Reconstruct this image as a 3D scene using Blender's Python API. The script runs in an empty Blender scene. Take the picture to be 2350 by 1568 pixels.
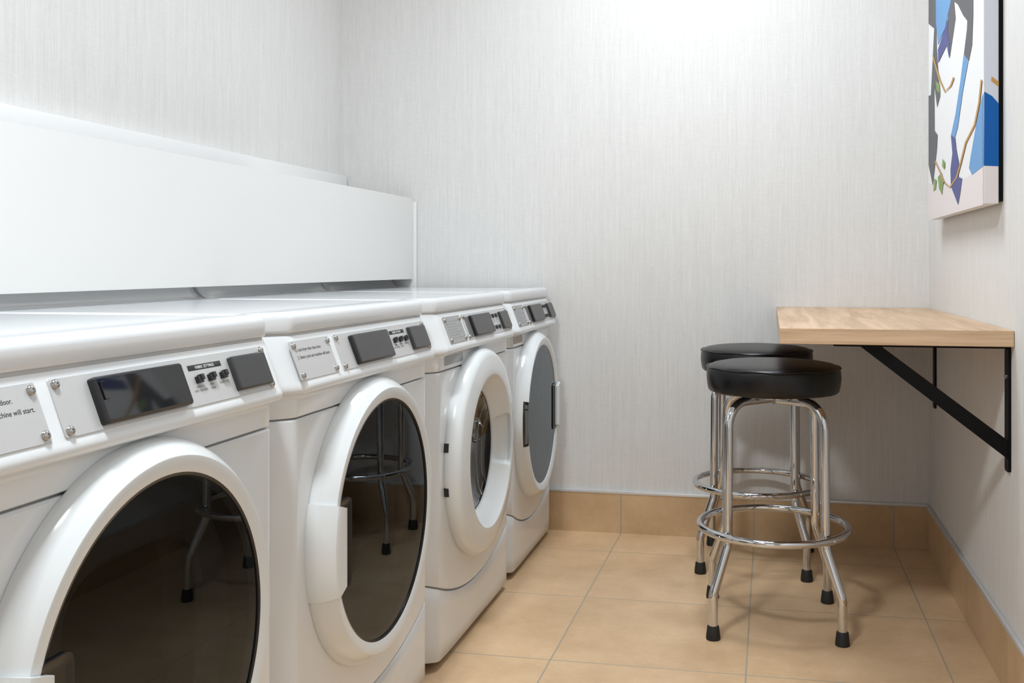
import bpy, bmesh, math, random
from mathutils import Vector, Matrix
PI = math.pi
random.seed(4)
SC = bpy.context.scene
COL = SC.collection

# ------------------------------------------------------------------ materials
def mat(name, col, rough=.5, metal=0., spec=.5, coat=0., noise=None, bump=None):
    m = bpy.data.materials.new(name); m.use_nodes = True
    nt = m.node_tree; b = nt.nodes['Principled BSDF']
    b.inputs['Base Color'].default_value = (*col, 1)
    b.inputs['Roughness'].default_value = rough
    b.inputs['Metallic'].default_value = metal
    b.inputs['Specular IOR Level'].default_value = spec
    b.inputs['Coat Weight'].default_value = coat
    b.inputs['Coat Roughness'].default_value = .05
    tc = nt.nodes.new('ShaderNodeTexCoord')
    if noise:
        sc, amt = noise
        mp = nt.nodes.new('ShaderNodeMapping'); mp.inputs['Scale'].default_value = sc
        nz = nt.nodes.new('ShaderNodeTexNoise'); nz.inputs['Scale'].default_value = 1; nz.inputs['Detail'].default_value = 4
        mx = nt.nodes.new('ShaderNodeMix'); mx.data_type = 'RGBA'
        mx.inputs[6].default_value = (*[c*(1-amt) for c in col], 1); mx.inputs[7].default_value = (*[min(1, c*(1+amt)) for c in col], 1)
        nt.links.new(tc.outputs['Object'], mp.inputs[0]); nt.links.new(mp.outputs[0], nz.inputs['Vector'])
        nt.links.new(nz.outputs['Fac'], mx.inputs[0]); nt.links.new(mx.outputs[2], b.inputs['Base Color'])
    if bump:
        sc, st = bump
        nz = nt.nodes.new('ShaderNodeTexNoise'); nz.inputs['Scale'].default_value = sc; nz.inputs['Detail'].default_value = 3
        bp = nt.nodes.new('ShaderNodeBump'); bp.inputs['Strength'].default_value = st; bp.inputs['Distance'].default_value = .001
        nt.links.new(tc.outputs['Object'], nz.inputs['Vector']); nt.links.new(nz.outputs['Fac'], bp.inputs['Height'])
        nt.links.new(bp.outputs[0], b.inputs['Normal'])
    return m

def wallpaper():
    m = mat('wallpaper', (.7, .69, .675), .85, spec=.2)
    nt = m.node_tree; b = nt.nodes['Principled BSDF']
    tc = nt.nodes.new('ShaderNodeTexCoord')
    def layer(scale, det):
        mp = nt.nodes.new('ShaderNodeMapping'); mp.inputs['Scale'].default_value = scale
        nz = nt.nodes.new('ShaderNodeTexNoise'); nz.inputs['Scale'].default_value = 1; nz.inputs['Detail'].default_value = det
        nz.inputs['Roughness'].default_value = .6
        nt.links.new(tc.outputs['Object'], mp.inputs[0]); nt.links.new(mp.outputs[0], nz.inputs['Vector'])
        return nz.outputs['Fac']
    def math_(op, a, c):
        n = nt.nodes.new('ShaderNodeMath'); n.operation = op
        for i, v in enumerate((a, c)):
            if hasattr(v, 'links'): nt.links.new(v, n.inputs[i])
            else: n.inputs[i].default_value = v
        return n.outputs[0]
    s = math_('ADD', math_('MULTIPLY', layer((330, 330, 9), 2), .6), math_('MULTIPLY', layer((90, 90, 1.6), 2), .3))
    s = math_('ADD', s, math_('MULTIPLY', layer((60, 60, 260), 1), .22))
    rp = nt.nodes.new('ShaderNodeValToRGB'); e = rp.color_ramp.elements
    e[0].position = .38; e[0].color = (.65, .638, .625, 1)
    e[1].position = .76; e[1].color = (.765, .753, .738, 1)
    nt.links.new(s, rp.inputs[0]); nt.links.new(rp.outputs[0], b.inputs['Base Color'])
    bp = nt.nodes.new('ShaderNodeBump'); bp.inputs['Strength'].default_value = .25; bp.inputs['Distance'].default_value = .0008
    nt.links.new(s, bp.inputs['Height']); nt.links.new(bp.outputs[0], b.inputs['Normal'])
    return m

TS, TX, TY = .4898, -.0580, 2.9671      # floor tile module and a joint crossing
def tile_mat(name, use_x=True, use_y=True, base=(.72, .50, .30)):
    m = mat(name, base, .3, spec=.45)
    nt = m.node_tree; b = nt.nodes['Principled BSDF']; N = nt.nodes.new; L = nt.links.new
    tc = N('ShaderNodeTexCoord'); sp = N('ShaderNodeSeparateXYZ'); L(tc.outputs['Object'], sp.inputs[0])
    def M(op, a, c=0.):
        n = N('ShaderNodeMath'); n.operation = op
        for i, v in enumerate((a, c)):
            if hasattr(v, 'links'): L(v, n.inputs[i])
            else: n.inputs[i].default_value = v
        return n.outputs[0]
    def dist(o, off):
        q = M('DIVIDE', M('SUBTRACT', o, off), TS)
        return M('MULTIPLY', M('ABSOLUTE', M('SUBTRACT', q, M('ROUND', q))), TS), M('FLOOR', q)
    dx, ix = dist(sp.outputs[0], TX); dy, iy = dist(sp.outputs[1], TY)
    d = M('MINIMUM', dx if use_x else 1., dy if use_y else 1.)
    mr = N('ShaderNodeMapRange'); mr.inputs[1].default_value = .0013; mr.inputs[2].default_value = .0026
    L(d, mr.inputs[0])
    # per tile tone and clouding
    cv = N('ShaderNodeCombineXYZ'); L(ix, cv.inputs[0]); L(iy, cv.inputs[1])
    wn = N('ShaderNodeTexWhiteNoise'); L(cv.outputs[0], wn.inputs['Vector'])
    n1 = N('ShaderNodeTexNoise'); n1.inputs['Scale'].default_value = 4.5; n1.inputs['Detail'].default_value = 8; n1.inputs['Roughness'].default_value = .62
    L(tc.outputs['Object'], n1.inputs['Vector'])
    n2 = N('ShaderNodeTexNoise'); n2.inputs['Scale'].default_value = 60; n2.inputs['Detail'].default_value = 3
    L(tc.outputs['Object'], n2.inputs['Vector'])
    v = M('ADD', M('MULTIPLY', n1.outputs['Fac'], .8), M('ADD', M('MULTIPLY', n2.outputs['Fac'], .15), M('MULTIPLY', wn.outputs['Value'], .12)))
    rp = N('ShaderNodeValToRGB'); e = rp.color_ramp.elements
    e[0].position = .3; e[0].color = (base[0]*.74, base[1]*.69, base[2]*.63, 1)
    e[1].position = .75; e[1].color = (base[0]*1.12, base[1]*1.13, base[2]*1.16, 1)
    L(v, rp.inputs[0])
    mx = N('ShaderNodeMix'); mx.data_type = 'RGBA'; mx.inputs[6].default_value = (.40, .345, .27, 1)
    L(mr.outputs[0], mx.inputs[0]); L(rp.outputs[0], mx.inputs[7]); L(mx.outputs[2], b.inputs['Base Color'])
    bp = N('ShaderNodeBump'); bp.inputs['Strength'].default_value = .5; bp.inputs['Distance'].default_value = .0015
    L(mr.outputs[0], bp.inputs['Height']); L(bp.outputs[0], b.inputs['Normal'])
    return m

def wood(name, grain_axis):
    m = mat(name, (.55, .38, .24), .42, spec=.35)
    nt = m.node_tree; b = nt.nodes['Principled BSDF']; N = nt.nodes.new; L = nt.links.new
    tc = N('ShaderNodeTexCoord'); mp = N('ShaderNodeMapping')
    mp.inputs['Scale'].default_value = (2.2, 26, 60) if grain_axis == 0 else (26, 1.8, 26)
    nz = N('ShaderNodeTexNoise'); nz.inputs['Scale'].default_value = 1; nz.inputs['Detail'].default_value = 6; nz.inputs['Distortion'].default_value = .8
    mp2 = N('ShaderNodeMapping'); mp2.inputs['Scale'].default_value = (12, 240, 400) if grain_axis == 0 else (240, 8, 240)
    n2 = N('ShaderNodeTexNoise'); n2.inputs['Scale'].default_value = 1; n2.inputs['Detail'].default_value = 3
    L(tc.outputs['Object'], mp.inputs[0]); L(mp.outputs[0], nz.inputs['Vector']); L(tc.outputs['Object'], mp2.inputs[0]); L(mp2.outputs[0], n2.inputs['Vector'])
    a = N('ShaderNodeMath'); a.operation = 'MULTIPLY_ADD'; L(n2.outputs['Fac'], a.inputs[0]); a.inputs[1].default_value = .3; L(nz.outputs['Fac'], a.inputs[2])
    rp = N('ShaderNodeValToRGB'); e = rp.color_ramp.elements
    e[0].position = .45; e[0].color = (.44, .285, .17, 1); e[1].position = .85; e[1].color = (.68, .48, .315, 1)
    L(a.outputs[0], rp.inputs[0]); L(rp.outputs[0], b.inputs['Base Color'])
    return m

def smoked(name, tint, ior=1.5, g=.95):
    m = bpy.data.materials.new(name); m.use_nodes = True
    nt = m.node_tree; nt.nodes.clear(); N = nt.nodes.new; L = nt.links.new
    out = N('ShaderNodeOutputMaterial'); mx = N('ShaderNodeMixShader'); fr = N('ShaderNodeFresnel'); fr.inputs[0].default_value = ior
    tr = N('ShaderNodeBsdfTransparent'); tr.inputs[0].default_value = (*tint, 1)
    gl = N('ShaderNodeBsdfGlossy'); gl.inputs['Roughness'].default_value = .012; gl.inputs[0].default_value = (g*.86, g*.94, g, 1)
    L(fr.outputs[0], mx.inputs[0]); L(tr.outputs[0], mx.inputs[1]); L(gl.outputs[0], mx.inputs[2]); L(mx.outputs[0], out.inputs[0])
    return m

ENAMEL = mat('white_enamel', (.71, .73, .75), .16, spec=.5, coat=.25, bump=(7, .02))
PLASTIC = mat('white_plastic', (.735, .755, .77), .22, spec=.5, bump=(9, .02))
DOORW = mat('door_white_plastic', (.71, .735, .745), .17, spec=.5, coat=.2)
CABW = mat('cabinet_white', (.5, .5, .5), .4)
PLATE = mat('brushed_grey_plate', (.54, .54, .54), .38, metal=.15, noise=((30, 400, 30), .03))
PLATEW = mat('dull_grey_plate', (.36, .36, .36), .45, metal=.1, noise=((30, 400, 30), .04))
SCREW = mat('steel_screw', (.45, .44, .43), .25, metal=1)
BLACKP = mat('black_plastic', (.012, .012, .013), .28)
DARKP = mat('charcoal_panel', (.035, .035, .037), .3)
SCREEN = mat('gloss_black_display', (.006, .006, .007), .04, spec=.6)
GREYMEM = mat('grey_overlay', (.13, .13, .135), .35)
INK = mat('black_ink', (.02, .02, .02), .6)
GREYINK = mat('grey_ink', (.3, .3, .3), .6)
WHITEINK = mat('white_ink', (.8, .8, .8), .6)
DRUM = mat('dark_drum_steel', (.07, .072, .075), .35, metal=.7, noise=((40, 40, 40), .1))
BEZEL = mat('dark_door_bezel', (.16, .16, .165), .3)
GLASS = smoked('smoked_glass', (.28, .285, .29), 1.42)
GLASS2 = smoked('clear_dark_glass', (.07, .072, .075), 1.33, .5)
GLASS4 = smoked('dark_reflective_glass', (.10, .105, .11))
BROWN = mat('dispenser_brown_tint', (.25, .18, .10), .35)
GREYD = mat('dispenser_grey_tint', (.20, .205, .205), .2, coat=.3)
LAM = mat('white_laminate', (.745, .735, .72), .35, spec=.4)
CHROME = mat('chrome', (.66, .67, .69), .05, metal=1)
VINYL = mat('black_vinyl', (.004, .004, .005), .33, spec=.42, bump=(120, .06))
RUBBER = mat('black_rubber', (.01, .01, .01), .6)
BMETAL = mat('black_powdercoat', (.002, .002, .0025), .5, spec=.15)
ALU = mat('aluminium_edge_trim', (.75, .76, .77), .3, metal=.4)
WALLP = wallpaper()
CEIL = mat('ceiling_paint', (.62, .62, .61), .9, noise=((3, 3, 3), .02))
FLOORT = tile_mat('floor_tile'); SKX = tile_mat('skirting_tile_back', True, False, (.62, .43, .25)); SKY = tile_mat('skirting_tile_side', False, True, (.62, .43, .25))
OAKT = wood('oak_laminate_top', 1); OAKE = wood('oak_laminate_edge', 0)

# ------------------------------------------------------------------ helpers
def link(name, me, parent=None):
    o = bpy.data.objects.new(name, me); COL.objects.link(o)
    if parent: o.parent = parent
    return o
def done(name, bm, m, parent=None, sharp=40, smooth=True, recalc=True):
    if recalc: bmesh.ops.recalc_face_normals(bm, faces=bm.faces)
    me = bpy.data.meshes.new(name)
    bm.to_mesh(me); bm.free()
    for x in (m if isinstance(m, (list, tuple)) else [m]): me.materials.append(x)
    if smooth:
        for p in me.polygons: p.use_smooth = True
        me.set_sharp_from_angle(angle=math.radians(sharp))
    return link(name, me, parent)
def thing(name, label, cat, loc=(0, 0, 0), rz=0, group=None):
    o = link(name, None); o.location = loc; o.rotation_euler = (0, 0, rz)
    o.empty_display_size = .1
    return tag(o, label, cat, group)
def tag(o, label, cat, group=None):
    o['label'] = label; o['category'] = cat
    if group: o['group'] = group
    return o
def struct(name, bm, m, **k):
    o = done(name, bm, m, **k); o['kind'] = 'structure'; return o
def box(bm, x0, x1, y0, y1, z0, z1, M=None, bev=0, seg=2, mi=0):
    vs = [bm.verts.new((x, y, z)) for x in (x0, x1) for y in (y0, y1) for z in (z0, z1)]
    fs = [bm.faces.new([vs[i] for i in q]) for q in ((0, 1, 3, 2), (4, 6, 7, 5), (0, 4, 5, 1), (2, 3, 7, 6), (0, 2, 6, 4), (1, 5, 7, 3))]
    for f in fs: f.material_index = mi
    allv = vs
    if bev:
        es = list({e for f in fs for e in f.edges})
        r = bmesh.ops.bevel(bm, geom=es, offset=bev, segments=seg, affect='EDGES', profile=.5)
        allv = list({v for f in r['faces'] for v in f.verts} | {v for v in vs if v.is_valid})
        for f in r['faces']: f.material_index = mi
    if M:
        for v in allv: v.co = M @ v.co
    return allv
def loft(bm, rings, closed=True, caps=True, mi=0):
    R = [[bm.verts.new(p) for p in r] for r in rings]
    n = len(R[0])
    for a, b in zip(R, R[1:]):
        for i in range(n if closed else n-1):
            j = (i+1) % n
            try: bm.faces.new((a[i], a[j], b[j], b[i])).material_index = mi
            except ValueError: pass
    if caps:
        for r in (R[0], R[-1]):
            try: bm.faces.new(r).material_index = mi
            except ValueError: pass
    return R
def rrect(w0, w1, v0, v1, r, n=4):
    pts = []
    for cx_, cy_, a0 in ((w1-r, v1-r, 0), (w0+r, v1-r, 90), (w0+r, v0+r, 180), (w1-r, v0+r, 270)):
        for k in range(n+1):
            a = math.radians(a0+90*k/n); pts.append((cx_+r*math.cos(a), cy_+r*math.sin(a)))
    return pts
def slab(bm, u0, u1, v0, v1, w0, w1, M, r=.003, bev=.0015, mi=0):
    """rounded rectangle plate in (u, v) raised from w0 to w1, placed by M"""
    rings = [[M @ Vector((u, v, w0)) for u, v in rrect(u0, u1, v0, v1, r)],
             [M @ Vector((u, v, w1-bev)) for u, v in rrect(u0, u1, v0, v1, r)],
             [M @ Vector((u, v, w1)) for u, v in rrect(u0+bev, u1-bev, v0+bev, v1-bev, max(r-bev, .0005))]]
    loft(bm, rings, mi=mi)
def tube(bm, pts, r, n=14, caps=True, closed=False):
    pts = [Vector(p) for p in pts]; m = len(pts); rings = []
    up = None
    for i, p in enumerate(pts):
        a = pts[(i-1) % m] if (closed or i) else p; b = pts[(i+1) % m] if (closed or i < m-1) else p
        t = (b-a).normalized()
        if up is None:
            up = t.orthogonal().normalized()
            if closed: up = Vector((0, 0, 1))
        up = (up - t*up.dot(t)).normalized(); s = t.cross(up)
        rings.append([p + r*(math.cos(2*PI*k/n)*up + math.sin(2*PI*k/n)*s) for k in range(n)])
    if closed: rings.append(rings[0])
    loft(bm, rings, caps=caps and not closed)
    if closed: bmesh.ops.remove_doubles(bm, verts=bm.verts, dist=1e-6)
def lathe(bm, prof, n=96, M=None, a0=0, a1=2*PI, fn=None, closeprof=False, mi=0):
    """profile (r, h) turned about local axis: point = (h, r cos, r sin) (axis = +x)"""
    full = abs(a1-a0-2*PI) < 1e-6
    cnt = n if full else n+1
    rings = []
    for k in range(cnt):
        a = a0+(a1-a0)*k/n; ring = []
        for j, (r, h) in enumerate(prof):
            if fn: r, h = fn(j, r, h, a)
            p = Vector((h, r*math.cos(a), r*math.sin(a)))
            ring.append(M @ p if M else p)
        rings.append(ring)
    if full: rings.append(rings[0])
    loft(bm, rings, closed=closeprof, caps=closeprof and not full, mi=mi)
    if full: bmesh.ops.remove_doubles(bm, verts=bm.verts, dist=1e-6)
def cut(o, cutters):
    """subtract cutter objects from o for good, and delete the cutters"""
    for c in cutters:
        md = o.modifiers.new('b', 'BOOLEAN'); md.object = c; md.operation = 'DIFFERENCE'; md.solver = 'EXACT'
    dg = bpy.context.evaluated_depsgraph_get(); dg.update()
    me = bpy.data.meshes.new_from_object(o.evaluated_get(dg), depsgraph=dg)
    o.modifiers.clear(); old = o.data; o.data = me; bpy.data.meshes.remove(old)
    for p in me.polygons: p.use_smooth = True
    me.set_sharp_from_angle(angle=math.radians(35))
    for c in cutters: bpy.data.objects.remove(c, do_unlink=True)
def text(name, body, size, M, m, parent, width=None, align='LEFT'):
    cu = bpy.data.curves.new(name, 'FONT'); cu.body = body; cu.size = size; cu.align_x = align
    cu.space_line = 1.0; cu.materials.append(m); cu.resolution_u = 3; cu.extrude = .0001
    o = link(name, cu)
    bpy.context.view_layer.update()
    if width:
        w = o.dimensions.x
        if w > 0: M = M @ Matrix.Diagonal((width/w, 1, 1, 1))
    dg = bpy.context.evaluated_depsgraph_get()
    me = bpy.data.meshes.new_from_object(o.evaluated_get(dg), depsgraph=dg)
    bpy.data.objects.remove(o, do_unlink=True); bpy.data.curves.remove(cu)
    o = link(name, me, parent); o.matrix_local = M
    return o

# ------------------------------------------------------------------ room
XL, XR, YB, YF, ZC = -1.672, .551, 3.709, -1.7, 2.65
def rb(name, m, *a, **k):
    bm = bmesh.new(); box(bm, *a); return struct(name, bm, m, smooth=False, **k)
rb('floor', FLOORT, XL-.1, XR+.1, YF-.1, YB+.1, -.1, 0)
rb('ceiling', CEIL, XL-.1, XR+.1, YF-.1, YB+.1, ZC, ZC+.1)
rb('wall_left', WALLP, XL-.1, XL, YF-.1, YB+.1, 0, ZC)
rb('wall_right', WALLP, XR, XR+.1, YF-.1, YB+.1, 0, ZC)
rb('wall_back', WALLP, XL, XR, YB, YB+.1, 0, ZC)
rb('wall_front', WALLP, XL, XR, YF-.1, YF, 0, ZC)
rb('baseboard_back', SKX, -.9, XR, YB-.010, YB, 0, .146)
rb('baseboard_right', SKY, XR-.010, XR, YF, YB-.010, 0, .146)
bm = bmesh.new(); box(bm, -.9, XR, YB-.0125, YB, .146, .158, bev=.003); struct('trim_1', bm, ALU)
bm = bmesh.new(); box(bm, XR-.0125, XR, YF, YB-.0125, .146, .158, bev=.003); struct('trim_2', bm, ALU)

# ------------------------------------------------------------------ boxed-in pipe cover behind the machines
pc = thing('pipe_cover', 'long white boxed pipe cover running behind and above the row of machines', 'pipe cover', (XL, 3.70, 0))
def pcb(name, *a, bev=.002, seg=2):
    bm = bmesh.new(); box(bm, *a, bev=bev, seg=seg)
    o = done(name, bm, LAM, pc); o.matrix_local = Matrix.Translation((-XL, -3.70, 0)); return o
bm = bmesh.new()
prof = [(-1.395, .2)] + [(-1.36, y) for y in (.2,)]
# front board: plan outline with a rounded far end
pl = [(-1.385, -1.2), (-1.36, -1.2), (-1.36, 3.678)] + [(-1.372+.012*math.cos(a), 3.678+.012*math.sin(a)) for a in [PI/2*k/8 for k in range(1, 9)]] + [(-1.385, 3.690)]
loft(bm, [[(x, y, z) for x, y in pl] for z in (.949, 1.262)])
o = done('front_board', bm, LAM, pc); o.matrix_local = Matrix.Translation((-XL, -3.70, 0))
pcb('top_board', XL+.001, -1.386, 2.95, 3.634, 1.240, 1.2615)  # unseen top, cut short so bounced light reaches the strip below
pcb('end_board', XL+.001, -1.3505, 3.691, 3.707, 0, 1.250, bev=.004)
led = pcb('rear_ledge', XL+.001, -1.640, -1.2, 3.700, 1.262, 1.354)
led.data.materials[0] = mat('ledge_gloss_white', (.86, .86, .86), .3)

# ------------------------------------------------------------------ laundry machines
KA = .385; KN = math.hypot(1, KA)
# plate space -> machine space: u along y, v up the slope, w out of the slope
MP = Matrix(((0, -KA/KN, 1/KN, .016), (1, 0, 0, 0), (0, 1/KN, KA/KN, .811), (0, 0, 0, 1)))
EP = [(0, .041), (.003, .036), (.034, .0065), (.0375, .0038), (.0415, .0016), (.046, .0004), (.051, 0)]
def setback(s):
    if s >= .051: return 0
    for (a, b), (c_, d) in zip(EP, EP[1:]):
        if s <= c_: return b+(d-b)*(s-a)/(c_-a)
    return 0
def stations(W, k=26):
    e = [s for s, _ in EP]
    h = W/2
    mid = [-h+.051+(W-.102)*i/k for i in range(1, k)]
    return [-h+s for s in e]+mid+[h-s for s in reversed(e)]
def seam(y, W): return .14+.085*(abs(y)/(W/2))**2

def screw(parent, u, v, h=.0016):
    bm = bmesh.new()
    Mx = MP @ Matrix.Translation((u, v, 0)) @ Matrix.Rotation(-PI/2, 4, 'Y')
    lathe(bm, [(.0058, h), (.0058, h+.0022), (.0048, h+.0038), (.0028, h+.0048), (.0012, h+.0049), (.0010, h+.0035), (.00001, h+.0035)], 14, Mx)
    return done('screw', bm, SCREW, parent)

def machine(name, label, Yc, W, kind, rz=0, xoff=0, group=None, gloss=False, oy=0):
    root = thing(name, label, kind[0], (-.80+xoff, Yc, 0), rz, group)
    washer = kind[1]; side = kind[2]           # side: which side the handle is on (-1 near, +1 far), 0 = recessed grip
    H = W/2; ys = stations(W)
    # cabinet
    bm = bmesh.new()
    pl = [(-setback(H-abs(y))-.012, y*.994) for y in ys] + [(-.70, H*.994), (-.70, -H*.994)]
    loft(bm, [[(x, y, z) for x, y in pl] for z in (.025, .884)])
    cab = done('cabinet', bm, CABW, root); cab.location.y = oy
    # front panel
    def panel(name, ztop, zbot, nz):
        bm = bmesh.new(); cols = []
        for y in ys:
            e = -setback(H-abs(y)); zt, zb = ztop(y), zbot(y)
            col = [(-.02+e, y, zt), (-.003+e, y, zt), (e, y, zt-.003)]
            col += [(e, y, zt-.003+(zb+.003-zt+.003)*k/nz) for k in range(1, nz)]
            col += [(e, y, zb+.003), (-.003+e, y, zb), (-.02+e, y, zb)]
            cols.append(col)
        loft(bm, cols)
        o = done(name, bm, ENAMEL, root, sharp=50); o.location.y = oy; return o
    fp = panel('front_panel', lambda y: .735, lambda y: seam(y, W), 10)
    tp = panel('toe_panel', lambda y: seam(y, W)-.0045, lambda y: .018+.012*(abs(y)/H)**8, 4)
    cz = .492; R = .284
    rin = .225 if not washer or side else .168
    cuts = []
    for o in (fp, cab):
        bm = bmesh.new()
        for x0, x1 in ((-.45, .1),):
            loft(bm, [[(x, rin*math.cos(2*PI*k/64), cz+rin*math.sin(2*PI*k/64)) for k in range(64)] for x in (x0, x1)])
        c_ = done('cutter', bm, CABW); c_.matrix_world = Matrix.Translation(root.location) @ Matrix.Rotation(rz, 4, 'Z')
        bpy.context.view_layer.update()
        cut(o, [c_])
    MD = Matrix.Translation((0, 0, cz))
    bm = bmesh.new()
    rd = rin-.001
    lathe(bm, [(rd, -.004), (rd, -.42), (rd-.02, -.44), (.02, -.445), (.0001, -.445)], 64, MD)
    for k in range(3):
        a = PI/2+2*PI*k/3
        Mv = MD @ Matrix.Rotation(a, 4, 'X')
        vs = [Mv @ Vector(p) for p in ((-.05, rd, -.03), (-.05, rd-.05, 0), (-.05, rd, .03))]
        ve = [Mv @ Vector(p) for p in ((-.40, rd, -.03), (-.40, rd-.05, 0), (-.40, rd, .03))]
        loft(bm, [vs, ve])
    done('drum', bm, DRUM, root, recalc=False)
    # top cover with upswept rear
    bm = bmesh.new(); rings = []
    sec = [(-.70, .886, 0), (-.04, .884, 1), (-.012, .884, 1), (-.0085, .8855, 1), (-.007, .889, 1), (-.0075, .9075, 1), (-.0090, .9125, 1), (-.0125, .917, 1), (-.019, .9195, 1),
           (-.030, .9200, 1), (-.045, .9190, .9), (-.075, .9172, .5), (-.12, .9168, .0), (-.55, .9168, 0), (-.585, .9175, 0), (-.602, .920, 0), (-.615, .926, 0), (-.625, .9355, 0), (-.634, .949, 0), (-.641, .966, 0),
           (-.645, .985, 0), (-.652, .992, 0), (-.70, .994, 0)]
    for y in ys:
        e = setback(H-abs(y)); dz = .004 if H-abs(y) < .001 else (.0012 if H-abs(y) < .008 else 0)
        rings.append([(x-e*w, y*.9985, z-(dz if z > .9 else -dz*.0)) for x, z, w in sec])
    loft(bm, rings); done('top_cover', bm, ENAMEL, root, sharp=45).location.y = oy
    # control console: bulged sloping fascia
    bm = bmesh.new(); rings = []
    f = lambda z: .016-(z-.811)*KA
    sec = [(-.08, .8805, 0), (-.03, .8805, 1), (f(.877)-.007, .8805, 1), (f(.877)-.0015, .879, 1), (f(.875), .875, 1), (f(.84), .84, 1), (f(.803), .803, 1), (.0212, .799, 1), (.0232, .7945, 1), (.0238, .7895, 1),
           (.0225, .785, 1), (.0190, .7815, 1), (.0130, .7795, 1), (.0060, .7775, 1), (.0018, .7740, 1), (0, .768, 1), (0, .7405, 1), (-.002, .7385, 1), (-.03, .7385, 1), (-.08, .7385, 0)]
    for y in ys:
        e = setback(H-abs(y)); s = H-abs(y)
        k = .85 if s < .001 else 1
        rings.append([((x*k if x > 0 else x)-e*w, y*.997, z) for x, z, w in sec])
    loft(bm, rings); con = done('control_console', bm, PLASTIC, root, sharp=45); con.location.y = oy
    # instruction plate and control plate
    V0, V1 = -.0075, .0635
    if not washer: A0, A1, B0, B1 = -.335, -.184, -.163, .322
    else: A0, A1, B0, B1 = -.276, -.138, -.124, .316
    sc = .94 if washer and side else 1
    A0, A1, B0, B1 = [v*sc for v in (A0, A1, B0, B1)]
    bm = bmesh.new(); slab(bm, A0, A1, V0, V1, -.001, .0016, MP, .003, .0005)
    ip = done('instruction_plate', bm, PLATEW if washer else PLATE, root)
    for u in (A0+.009, A1-.009):
        for v in (V0+.009, V1-.009): screw(ip, u, v)
    bm = bmesh.new(); slab(bm, B0, B1, V0, V1, -.001, .0016, MP, .003, .0005)
    cp = done('control_plate', bm, PLATE, root)
    for u in (B0+.009, B1-.007):
        for v in (V0+.008, V1-.007): screw(cp, u, v)
    if not washer:
        text('printed_text', '1. Load dryer then close door.', .0085, MP @ Matrix.Translation((A0+.012, .0435, .0017)), INK, ip, width=.098)
        text('printed_text', '2. Select cycle and machine will start.', .0085, MP @ Matrix.Translation((A0+.012, .030, .0017)), INK, ip, width=.127)
        d0, d1 = -.100, .083
    else:
        bm = bmesh.new()
        for r_ in range(7):
            v = .049-.0075*r_; u = A0+.014
            while u < A1-.018-(.03 if r_ % 2 else 0):
                l = random.uniform(.006, .016); box(bm, u, u+l, v, v+.003, .0015, .0018, M=MP); u += l+.0018
        done('printed_text', bm, GREYINK, ip)
        d0, d1 = -.070*sc, .115*sc
    # display block
    bm = bmesh.new(); slab(bm, d0, d1, -.003, .056, .001, .011, MP, .004, .002)
    di = done('display', bm, BLACKP, cp)
    bm = bmesh.new(); slab(bm, d0+.004, d1-.003, .0, .053, .0105, .0116, MP, .003, .0006)
    done('display_screen', bm, SCREEN if gloss else DARKP, cp)
    if gloss:
        bm = bmesh.new(); slab(bm, d0+.007, d0+.016, .026, .049, .0115, .0135, MP, .001, .0006)
        done('display_slot', bm, SCREEN, cp)
    if washer:
        bm = bmesh.new(); slab(bm, d0-.036, d0-.006, -.002, .055, .001, .003, MP, .002, .0006); done('side_label', bm, GREYMEM, cp)
    r0, r1 = (.211, .311) if not washer else (.223*sc, .309*sc)
    bm = bmesh.new(); slab(bm, r0, r1, .0005, .053, .001, .0105, MP, .003, .0022)
    done('reader_cover', bm, DARKP, cp)
    if not washer:
        bm = bmesh.new(); slab(bm, .107, .192, .0435, .0515, .0015, .0019, MP, .0004, .0001); done('label_strip', bm, INK, cp)
        text('printed_text', 'FABRIC SETTINGS', .0062, MP @ Matrix.Translation((.149, .0452, .002)), WHITEINK, cp, width=.048, align='CENTER')
        for u, t in ((.1225, 'WHITES\nAND COLORS'), (.1535, 'PERM\nPRESS'), (.1860, 'DELICATES')):
            bm = bmesh.new(); box(bm, u-.0065, u+.0065, .024, .034, .001, .0075, M=MP @ Matrix.Identity(4), bev=.001)
            box(bm, u-.0005, u+.0085, .0275, .036, .0015, .009, M=MP, bev=.001)
            done('push_button', bm, BLACKP, cp)
            text('printed_text', t, .0052, MP @ Matrix.Translation((u, .0175, .0018)), GREYINK, cp, align='CENTER')
    else:
        for v in (.045, .010):
            for u in (.133, .165, .197):
                u *= sc
                bm = bmesh.new(); box(bm, u-.008, u+.008, v-.006, v+.006, .001, .006, M=MP, bev=.0022)
                done('push_button', bm, BLACKP, cp)
        for u in (.133, .165, .197):
            u *= sc
            bm = bmesh.new()
            for q in range(3): box(bm, u-.009+q*.0015, u+.007, .026+q*.0035, .0276+q*.0035, .0015, .0018, M=MP)
            done('printed_text', bm, GREYINK, cp)
        # dispenser window under the console, near end
        y0 = -.278 if side == 0 else -.275
        y1 = y0+(.158 if side == 0 else .128)
        bm = bmesh.new()
        M_ = Matrix(((0, 0, 1, 0), (1, 0, 0, 0), (0, 1, 0, 0), (0, 0, 0, 1)))
        slab(bm, y0, y1, .747, .7755, -.012, .0012, M_, .007, .0006)
        dd = done('detergent_drawer', bm, PLASTIC, root)
        bm = bmesh.new(); slab(bm, y0+.002, y1-.002, .749, .7735, .001, .0016, M_, .006, .0003)
        done('drawer_window', bm, GREYD if side == 0 else BROWN, dd)
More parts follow.
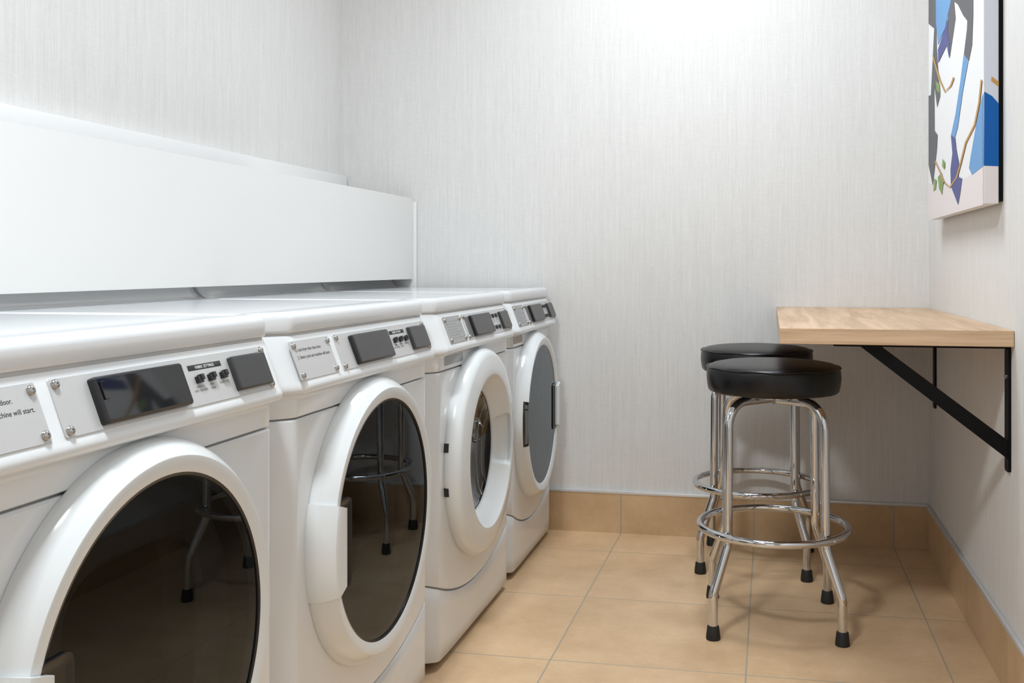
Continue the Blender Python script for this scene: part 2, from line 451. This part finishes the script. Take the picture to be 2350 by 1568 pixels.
    # ---------------- door
    if side:
        ring = [(.232, .030), (.2365, .0385), (.240, .0405), (.2595, .0440), (.2610, .0436), (.2720, .0320), (.2790, .0205), (.2825, .0120), (.2835, .008), (.2835, .001), (.279, -.006), (.255, -.008), (.232, .0)]
        bm = bmesh.new(); lathe(bm, ring, 128, MD, closeprof=True)
        door = done('door', bm, DOORW, root, sharp=28)
        bm = bmesh.new(); lathe(bm, [(.2365, .0365), (.0001, .0372)], 96, MD); 
        done('door_glass', bm, GLASS if kind[3] == 0 else GLASS4, door)
        # thin black gasket line round the glass
        if not kind[3]:
          bm = bmesh.new(); lathe(bm, [(.2385, .036), (.2385, .0400), (.2345, .0385), (.2345, .036)], 96, MD, closeprof=True); done('glass_seal', bm, BLACKP, door)
        # dark inner bezel with a rounded-square opening
        bm = bmesh.new(); rings = []
        for (rr, x, sq) in ((.234, .030, 0), (.225, .004, 0), (.224, -.004, 0), (.155, -.002, 1), (.148, -.008, 1), (.146, -.06, 1)):
            ring_ = []
            for k in range(72):
                a = 2*PI*k/72; c_, s_ = math.cos(a), math.sin(a)
                q = rr if not sq else rr/((abs(c_)**4+abs(s_)**4)**.25)*.95
                ring_.append(MD @ Vector((x, q*c_, q*s_)))
            rings.append(ring_)
        loft(bm, rings, caps=False); done('inner_bezel', bm, BEZEL, door, recalc=False)
        # handle on the ring
        th = math.asin(.083/.272); mid = PI if side < 0 else 0
        hp = [(.2225, .0385), (.2205, .046), (.2235, .0505), (.2600, .0525), (.2665, .0500), (.2740, .040), (.2825, .024), (.2865, .010), (.2865, -.002), (.279, -.004), (.2600, .034)]
        def hf(j, r, h, a):
            if j < 3:
                return r/max(.9, abs(math.cos(a)))*.985, h
            return r, h
        bm = bmesh.new(); lathe(bm, hp, 20, MD, mid-th, mid+th, fn=hf, closeprof=True)
        done('door_handle', bm, DOORW, door, sharp=28)
        # black finger recess beside the handle
        Mr = Matrix(((0, 0, 1, 0), (side, 0, 0, 0), (0, 1, 0, cz), (0, 0, 0, 1)))
        bm = bmesh.new()
        R4 = [rrect(.176, .232, -.083, .083, .014, 5), rrect(.176, .232, -.083, .083, .014, 5), rrect(.180, .230, -.079, .079, .012, 5), rrect(.186, .230, -.073, .073, .010, 5)]
        loft(bm, [[Mr @ Vector((u, v, w)) for u, v in R4[i]] for i, w in enumerate((.0345, .0405, .0405, .0378))])
        done('handle_recess', bm, BLACKP, door)
        if kind[3]:
            # hinge pocket on the near side
            bm = bmesh.new(); lathe(bm, [(.2535, .036), (.2545, .0442), (.2625, .0436), (.2685, .0386), (.2740, .0315), (.2740, .02)], 16, MD, PI-.27, PI+.27, closeprof=True)
            done('hinge_pocket', bm, BLACKP, door)
            for z0, z1 in ((-.062, .045), (.050, .062)):
                bm = bmesh.new(); c0 = Vector((.038, -.2650, cz))
                tube(bm, [c0+Vector((0, 0, z0)), c0+Vector((0, 0, z1))], .0055, 12); done('hinge_pin', bm, GREYMEM, door)
    else:
        ring = [(.160, -.012), (.1675, -.006), (.171, .003), (.178, .012), (.190, .028), (.2005, .0395), (.206, .0455), (.2085, .0482), (.2125, .0490), (.230, .0465), (.258, .0420), (.268, .0385), (.2755, .030), (.2800, .019), (.2808, .008), (.277, -.002), (.268, -.006), (.20, -.010)]
        def gf(j, r, h, a):
            if 2 <= j <= 6:
                d = max(0, 1-(math.sin(a)/.36)**4) if (math.cos(a) > 0 and abs(math.sin(a)) < .36) else 0
                d = min(1, d*2.5)
                k = (0, 0, .25, .8, 1, .75, .15)[j]
                return r+.024*d*k, h-.006*d*k
            return r, h
        bm = bmesh.new(); lathe(bm, ring, 160, MD, closeprof=True, fn=gf)
        door = done('door', bm, DOORW, root, sharp=30)
        bm = bmesh.new(); lathe(bm, [(.1665, -.006), (.150, -.016), (.115, -.030), (.07, -.040), (.03, -.044), (.0001, -.045)], 96, MD)
        done('door_glass', bm, GLASS2, door)
        for z in (.053, -.060):
            bm = bmesh.new(); a = math.atan2(z, -.278); lathe(bm, [(.270, .0), (.2812, .0), (.2818, .007), (.2812, .0125), (.270, .0125)], 6, MD, a-.04, a+.04, closeprof=True)
            done('hinge_slot', bm, BLACKP, door)
    # feet
    for x in (-.08, -.62):
        for y in (-H+.06, H-.06):
            bm = bmesh.new(); loft(bm, [[(x+r*math.cos(2*PI*k/16), y+r*math.sin(2*PI*k/16), z) for k in range(16)] for r, z in ((.022, 0), (.022, .008), (.009, .009), (.009, .026))])
            done('foot', bm, RUBBER, root)
    return root

machine('clothes_dryer', 'nearest white front-loading dryer of the row, with a wide glossy black display', 1.160, .745, ('dryer', False, -1, 0), oy=.013, gloss=True, group='row of laundry machines')
machine('clothes_dryer', 'white dryer with large smoked round door reflecting the stools, handle on its near side', 1.912, .743, ('dryer', False, -1, 0), oy=.0105, group='row of laundry machines')
machine('washing_machine', 'white front-loading washer with deep white funnel-shaped round door', 2.6625, .728, ('washing machine', True, 0, 1), oy=.0125, group='row of laundry machines')
m4 = machine('washing_machine', 'farthest white machine next to the back wall, flat grey round door', 3.355, .636, ('washing machine', True, 1, 1), oy=.010, rz=math.radians(.4), xoff=-.006, group='row of laundry machines')
for ch in m4.children:
    if ch.name.startswith('door'): ch.scale = (1, .935, 1)

# ------------------------------------------------------------------ wall shelf table on brackets
tb = thing('wall_table', 'light oak laminate counter table fixed to the right wall above the stools', 'table', (XR, 3.08, .85))
T0 = Matrix.Translation((-XR, -3.08, -.85))
bm = bmesh.new(); box(bm, .022, XR-.001, 2.447, YB-.002, .813, .851, bev=.0012, seg=1)
for f_ in bm.faces: f_.material_index = 0 if abs(f_.normal.z) > .5 else 1
bm.normal_update()
for f_ in bm.faces: f_.material_index = 0 if abs(f_.normal.z) > .5 else 1
o = done('tabletop', bm, [OAKT, OAKE], tb, smooth=False); o.matrix_local = T0
def bracket(Y, label):
    t = thing('shelf_bracket', label, 'bracket', (XR, Y, .52), 0, 'black steel brackets under the counter table')
    Tm = Matrix.Translation((-XR, -Y, -.52))
    def P(name, bm):
        o = done(name, bm, BMETAL, t); o.matrix_local = Tm
    bm = bmesh.new()
    pts = rrect(Y-.020, Y+.020, .517, .813, .008)
    loft(bm, [[(x, y, z) for y, z in pts] for x in (XR-.0005, XR-.0065)]); P('wall_arm', bm)
    bm = bmesh.new(); pts = rrect(.150, XR-.0065, Y-.020, Y+.020, .008)
    loft(bm, [[(x, y, z) for x, y in pts] for z in (.8065, .8125)]); P('table_arm', bm)
    bm = bmesh.new()
    q = [(.212, .8065), (.262, .8065), (XR-.0065, .592), (XR-.0065, .548)]
    loft(bm, [[(x, y, z) for x, z in q] for y in (Y-.018, Y-.012)]); P('diagonal_brace', bm)
    for z in (.74, .555):
        bm = bmesh.new(); lathe(bm, [(.007, 0), (.007, .003), (.004, .005), (.0001, .0052)], 12, Matrix.Translation((XR-.0065, Y, z)) @ Matrix.Rotation(PI, 4, 'Z')); 
        o = done('screw', bm, SCREW, t); o.matrix_local = Tm
    return t
bracket(2.500, 'black steel bracket under the front edge of the oak counter')
bracket(3.565, 'black steel bracket under the oak counter near the back corner')

# ------------------------------------------------------------------ stools
def arc(c_, r, a0, a1, n=10):
    return [(c_[0]+r*math.cos(a0+(a1-a0)*k/n), c_[1]+r*math.sin(a0+(a1-a0)*k/n)) for k in range(n+1)]
def leg_path():
    # one half, from the foot to the centre, in (d, z)
    def fillet(p0, p1, p2, r, n=6):
        p0, p1, p2 = map(Vector, (p0, p1, p2)); a = (p0-p1).normalized(); b = (p2-p1).normalized()
        ang = a.angle(b); l = r/math.tan(ang/2); s, e = p1+a*l, p1+b*l
        return [tuple((1-t)**2*s+2*t*(1-t)*p1+t*t*e) for t in [k/n for k in range(n+1)]]
    P = [(.2385, .010)]
    P += fillet((.2385, 0), (.2385, .118), (.1830, .243), .06)
    P += fillet((.2385, .118), (.1830, .243), (.1800, .55), .06)
    P += arc((.113, .560), .067, 0, PI/2, 10)
    return P
def stool(loc, rz, label):
    t = thing('bar_stool', label, 'stool', (*loc, 0), rz, 'chrome bar stools by the counter table')
    P = leg_path()
    for k in range(4):
        a = PI/4+k*PI/2; ca, sa = math.cos(a), math.sin(a)
        dz = 0 if k % 2 == 0 else -.002
        pts = [(d*ca, d*sa, z) for d, z in P] + [(.03*ca, .03*sa, .627+dz), (0, 0, .627+dz)]
        bm = bmesh.new(); tube(bm, pts, .0127, 18)
        lg = done('leg', bm, CHROME, t, sharp=60)
        bm = bmesh.new(); x, y = .2385*ca, .2385*sa
        loft(bm, [[(x+r*math.cos(2*PI*q/20), y+r*math.sin(2*PI*q/20), z) for q in range(20)] for r, z in ((.0175, 0), (.0192, .002), (.0190, .010), (.0160, .034), (.0145, .037), (.0128, .037))])
        done('rubber_foot', bm, RUBBER, lg)
        bm = bmesh.new()
        Mx = Matrix.Rotation(a, 4, 'Z') @ Matrix.Translation((.2145, 0, .268))
        lathe(bm, [(.0042, -.001), (.0042, .0008), (.003, .0024), (.0001, .003)], 12, Mx); done('bolt', bm, CHROME, t)
    bm = bmesh.new(); tube(bm, [(.205*math.cos(2*PI*k/96), .205*math.sin(2*PI*k/96), .268) for k in range(96)], .0105, 16, closed=True)
    done('foot_ring', bm, CHROME, t, sharp=80)
    MZ = Matrix.Rotation(-PI/2, 4, 'Y')
    bm = bmesh.new(); lathe(bm, [(.0001, .640), (.075, .640), (.09, .641), (.0915, .648), (.0001, .649)], 48, MZ); done('swivel_plate', bm, CHROME, t)
    for k in range(4):
        a = k*PI/2; bm = bmesh.new(); c_ = (.062*math.cos(a), .062*math.sin(a)); tube(bm, [(c_[0], c_[1], .618), (c_[0], c_[1], .641)], .004, 8); done('bolt', bm, SCREW, t)
    def crease(j, r, h, a):
        w = .0012*math.sin(9*a+.6)+.0008*math.sin(23*a)
        return (r+(w if j in (2, 3) else 0), h+(.8*w if 5 <= j <= 8 else 0))
    bm = bmesh.new()
    lathe(bm, [(.0001, .6455), (.165, .6455), (.176, .647), (.1815, .653), (.1850, .668), (.1868, .688), (.1855, .706), (.1838, .7125), (.1828, .7150), (.1795, .7190), (.168, .7240), (.145, .7285), (.10, .7325), (.05, .7345), (.0001, .735)], 96, MZ, fn=crease)
    seat = done('seat', bm, VINYL, t, sharp=70)
    bm = bmesh.new(); tube(bm, [(.1850*math.cos(2*PI*k/96), .1850*math.sin(2*PI*k/96), .7155+.0012*math.sin(9*2*PI*k/96)) for k in range(96)], .0022, 8, closed=True)
    done('piping', bm, VINYL, seat, sharp=80)
    return t
stool((.008, 2.877), math.radians(3.5), 'nearer chrome bar stool with round black vinyl seat, in front of the oak counter')
stool((-.046, 3.430), math.radians(-3), 'chrome bar stool with black seat behind the other stool, close to back wall')

# ------------------------------------------------------------------ framed canvas
FACE = {
    'pink': [[(2.552,1.241),(2.696,1.234),(2.997,1.225),(3.414,1.267),(3.421,1.148),(2.552,1.148)]],
    'gray': [[(3.408,2.156),(3.267,2.107),(3.259,1.778),(3.245,1.668),(3.216,1.584),(3.181,1.514),(3.239,1.488),(3.293,1.566),(3.288,1.424),(3.23,1.402),(3.245,1.358),(3.323,1.253),(3.414,1.328),(3.414,1.553),(3.362,1.547),(3.296,1.745),(3.414,1.787)],[(2.997,2.013),(2.682,1.903),(2.682,1.636),(2.696,1.563),(2.739,1.53),(2.806,1.563),(2.765,1.617),(2.759,1.64),(2.817,1.669),(2.893,1.717),(2.95,1.74),(2.927,1.688),(3.021,1.595),(3.066,1.687),(3.033,1.74)]],
    'sky': [[(3.267,2.107),(2.997,2.013),(2.997,1.756),(3.091,1.702),(3.222,1.677),(3.259,1.755)],[(2.806,1.563),(2.745,1.531),(2.817,1.469),(2.893,1.38),(2.938,1.356),(2.997,1.372),(2.927,1.422),(2.86,1.493)],[(2.552,1.419),(2.555,1.241),(2.696,1.232),(2.735,1.253),(2.715,1.278),(2.639,1.356)]],
    'navy': [[(3.091,1.702),(3.033,1.718),(3.056,1.685),(3.019,1.633),(3.026,1.596),(3.066,1.643),(3.216,1.621),(3.222,1.663)],[(2.997,1.372),(2.931,1.356),(2.915,1.324),(2.877,1.283),(2.882,1.243),(2.827,1.234),(2.855,1.196),(2.886,1.167),(2.997,1.227),(3.004,1.275),(2.973,1.318)]],
    'green': [[(3.259,1.574),(3.189,1.552),(3.181,1.521),(3.245,1.543)],[(3.135,1.319),(3.091,1.303),(3.101,1.284),(3.143,1.297)],[(3.222,1.272),(3.154,1.28),(3.122,1.25),(3.143,1.212),(3.197,1.234)],[(3.293,1.274),(3.245,1.265),(3.259,1.238),(3.305,1.235)]],
    'gold': [[(3.331,1.667),(3.202,1.567),(3.176,1.564),(3.303,1.662)],[(3.202,1.567),(3.097,1.51),(3.085,1.512),(3.176,1.564)],[(3.097,1.51),(2.987,1.51),(3.007,1.516),(3.085,1.512)],[(2.987,1.51),(2.939,1.525),(2.961,1.531),(3.007,1.516)],[(2.585,1.455),(2.612,1.405),(2.594,1.401),(2.568,1.451)],[(2.612,1.405),(2.667,1.357),(2.649,1.353),(2.594,1.401)],[(2.667,1.357),(2.785,1.326),(2.766,1.322),(2.649,1.353)],[(2.785,1.326),(2.859,1.278),(2.838,1.275),(2.766,1.322)],[(2.859,1.278),(2.914,1.246),(2.894,1.243),(2.838,1.275)],[(2.914,1.246),(3.014,1.227),(3.004,1.222),(2.894,1.243)],[(3.014,1.227),(3.101,1.248),(3.117,1.246),(3.004,1.222)],[(3.284,1.326),(3.172,1.276),(3.152,1.276),(3.263,1.326)],[(3.172,1.276),(3.111,1.244),(3.092,1.244),(3.152,1.276)]],
}
SIDE = {
    'blue': [[(0.5068,1.421),(0.5245,1.41),(0.5432,1.391),(0.5422,1.24),(0.5057,1.242)]],
    'gold': [[(0.5238,1.457),(0.5432,1.444),(0.5432,1.431),(0.5228,1.446)]],
}
CV = {k: mat('paint_'+k, c, .55, spec=.3) for k, c in {'white': (.80, .80, .81), 'pink': (.75, .69, .69), 'gray': (.11, .11, .12), 'sky': (.14, .32, .60), 'navy': (.08, .09, .26),
      'green': (.22, .32, .10), 'gold': (.52, .29, .09), 'blue': (.0, .10, .38), 'paleblue': (.62, .64, .72)}.items()}
CK = list(CV)
YN, YFR, XFc, XBk, ZB, ZT = 2.560, 3.410, .5055, .5400, 1.150, 1.985
wa = thing('wall_art', 'abstract canvas painting of blue, grey and gold strokes hung on the right wall', 'painting', (XR, 2.985, ZB))
T0 = Matrix.Translation((-XR, -2.985, -ZB))
bm = bmesh.new(); box(bm, XFc, XBk, YN, YFR, ZB, ZT, bev=.0012, seg=1)
for z0, z1, k in ((ZB+.002, 1.241, 'pink'), (1.241, ZT-.002, 'paleblue')):
    f_ = bm.faces.new([bm.verts.new(p) for p in ((XFc+.001, YN-.0003, z0), (XBk-.001, YN-.0003, z0), (XBk-.001, YN-.0003, z1), (XFc+.001, YN-.0003, z1))]); f_.material_index = CK.index(k)
from mathutils.geometry import tessellate_polygon
def paint(pts3, k):
    for t_ in tessellate_polygon([[Vector(p) for p in pts3]]):
        f_ = bm.faces.new([bm.verts.new(pts3[i]) for i in t_]); f_.material_index = CK.index(k)
off = .0003
for k, ps in FACE.items():
    off += .0003
    for p in ps: paint([(XFc-off, min(max(y, YN+.001), YFR-.001), min(z, ZT-.002)) for y, z in p], k)
for k, ps in SIDE.items():
    for p in ps: paint([(min(max(x, XFc), XBk), YN-.0008, z) for x, z in p], k)
o = done('painted_canvas', bm, [CV[k] for k in CK], wa, smooth=False, recalc=False); o.matrix_local = T0
bm = bmesh.new(); box(bm, XBk, XR-.0005, YN+.004, YFR-.004, ZB+.006, ZT-.006)
o = done('backing_frame', bm, BMETAL, wa, smooth=False); o.matrix_local = T0


# ------------------------------------------------------------------ light
def area(name, loc, sx, sy, power, col=(1, 1, 1)):
    l = bpy.data.lights.new(name, 'AREA'); l.shape = 'RECTANGLE'; l.size = sx; l.size_y = sy; l.energy = power; l.color = col
    o = bpy.data.objects.new(name, l); COL.objects.link(o); o.location = loc
    return o
area('ceiling_lamp', (-.74, .72, 2.62), .30, .30, 42, (.89, .955, 1))
area('ceiling_lamp', (-.28, 2.80, 2.62), .55, .55, 22, (.89, .955, 1))
dl = area('fill_light', (-.35, YF+.02, 1.25), .9, 2.0, 3, (.93, .97, 1)); dl.rotation_euler = (PI/2, 0, 0)  # added fill behind the camera to brighten the strip under the pipe cover
w = bpy.data.worlds.new('world'); SC.world = w; w.use_nodes = True
w.node_tree.nodes['Background'].inputs[0].default_value = (.8, .85, .9, 1); w.node_tree.nodes['Background'].inputs[1].default_value = .1

# ------------------------------------------------------------------ camera
cd = bpy.data.cameras.new('camera'); cam = bpy.data.objects.new('camera', cd); COL.objects.link(cam)
cam.location = (0, 0, 1.0); cam.rotation_euler = (PI/2, 0, .194)
cd.sensor_width = 36; cd.sensor_fit = 'HORIZONTAL'; cd.lens = 36*2293.7/2350
cd.shift_x = (1175-1317.07)/2350; cd.shift_y = (610.27-784)/2350
cd.clip_start = .02
SC.camera = cam
vs_ = SC.view_settings; vs_.view_transform = 'Standard'; vs_.look = 'None'; vs_.exposure = .17; vs_.gamma = 1; vs_.use_curve_mapping = False
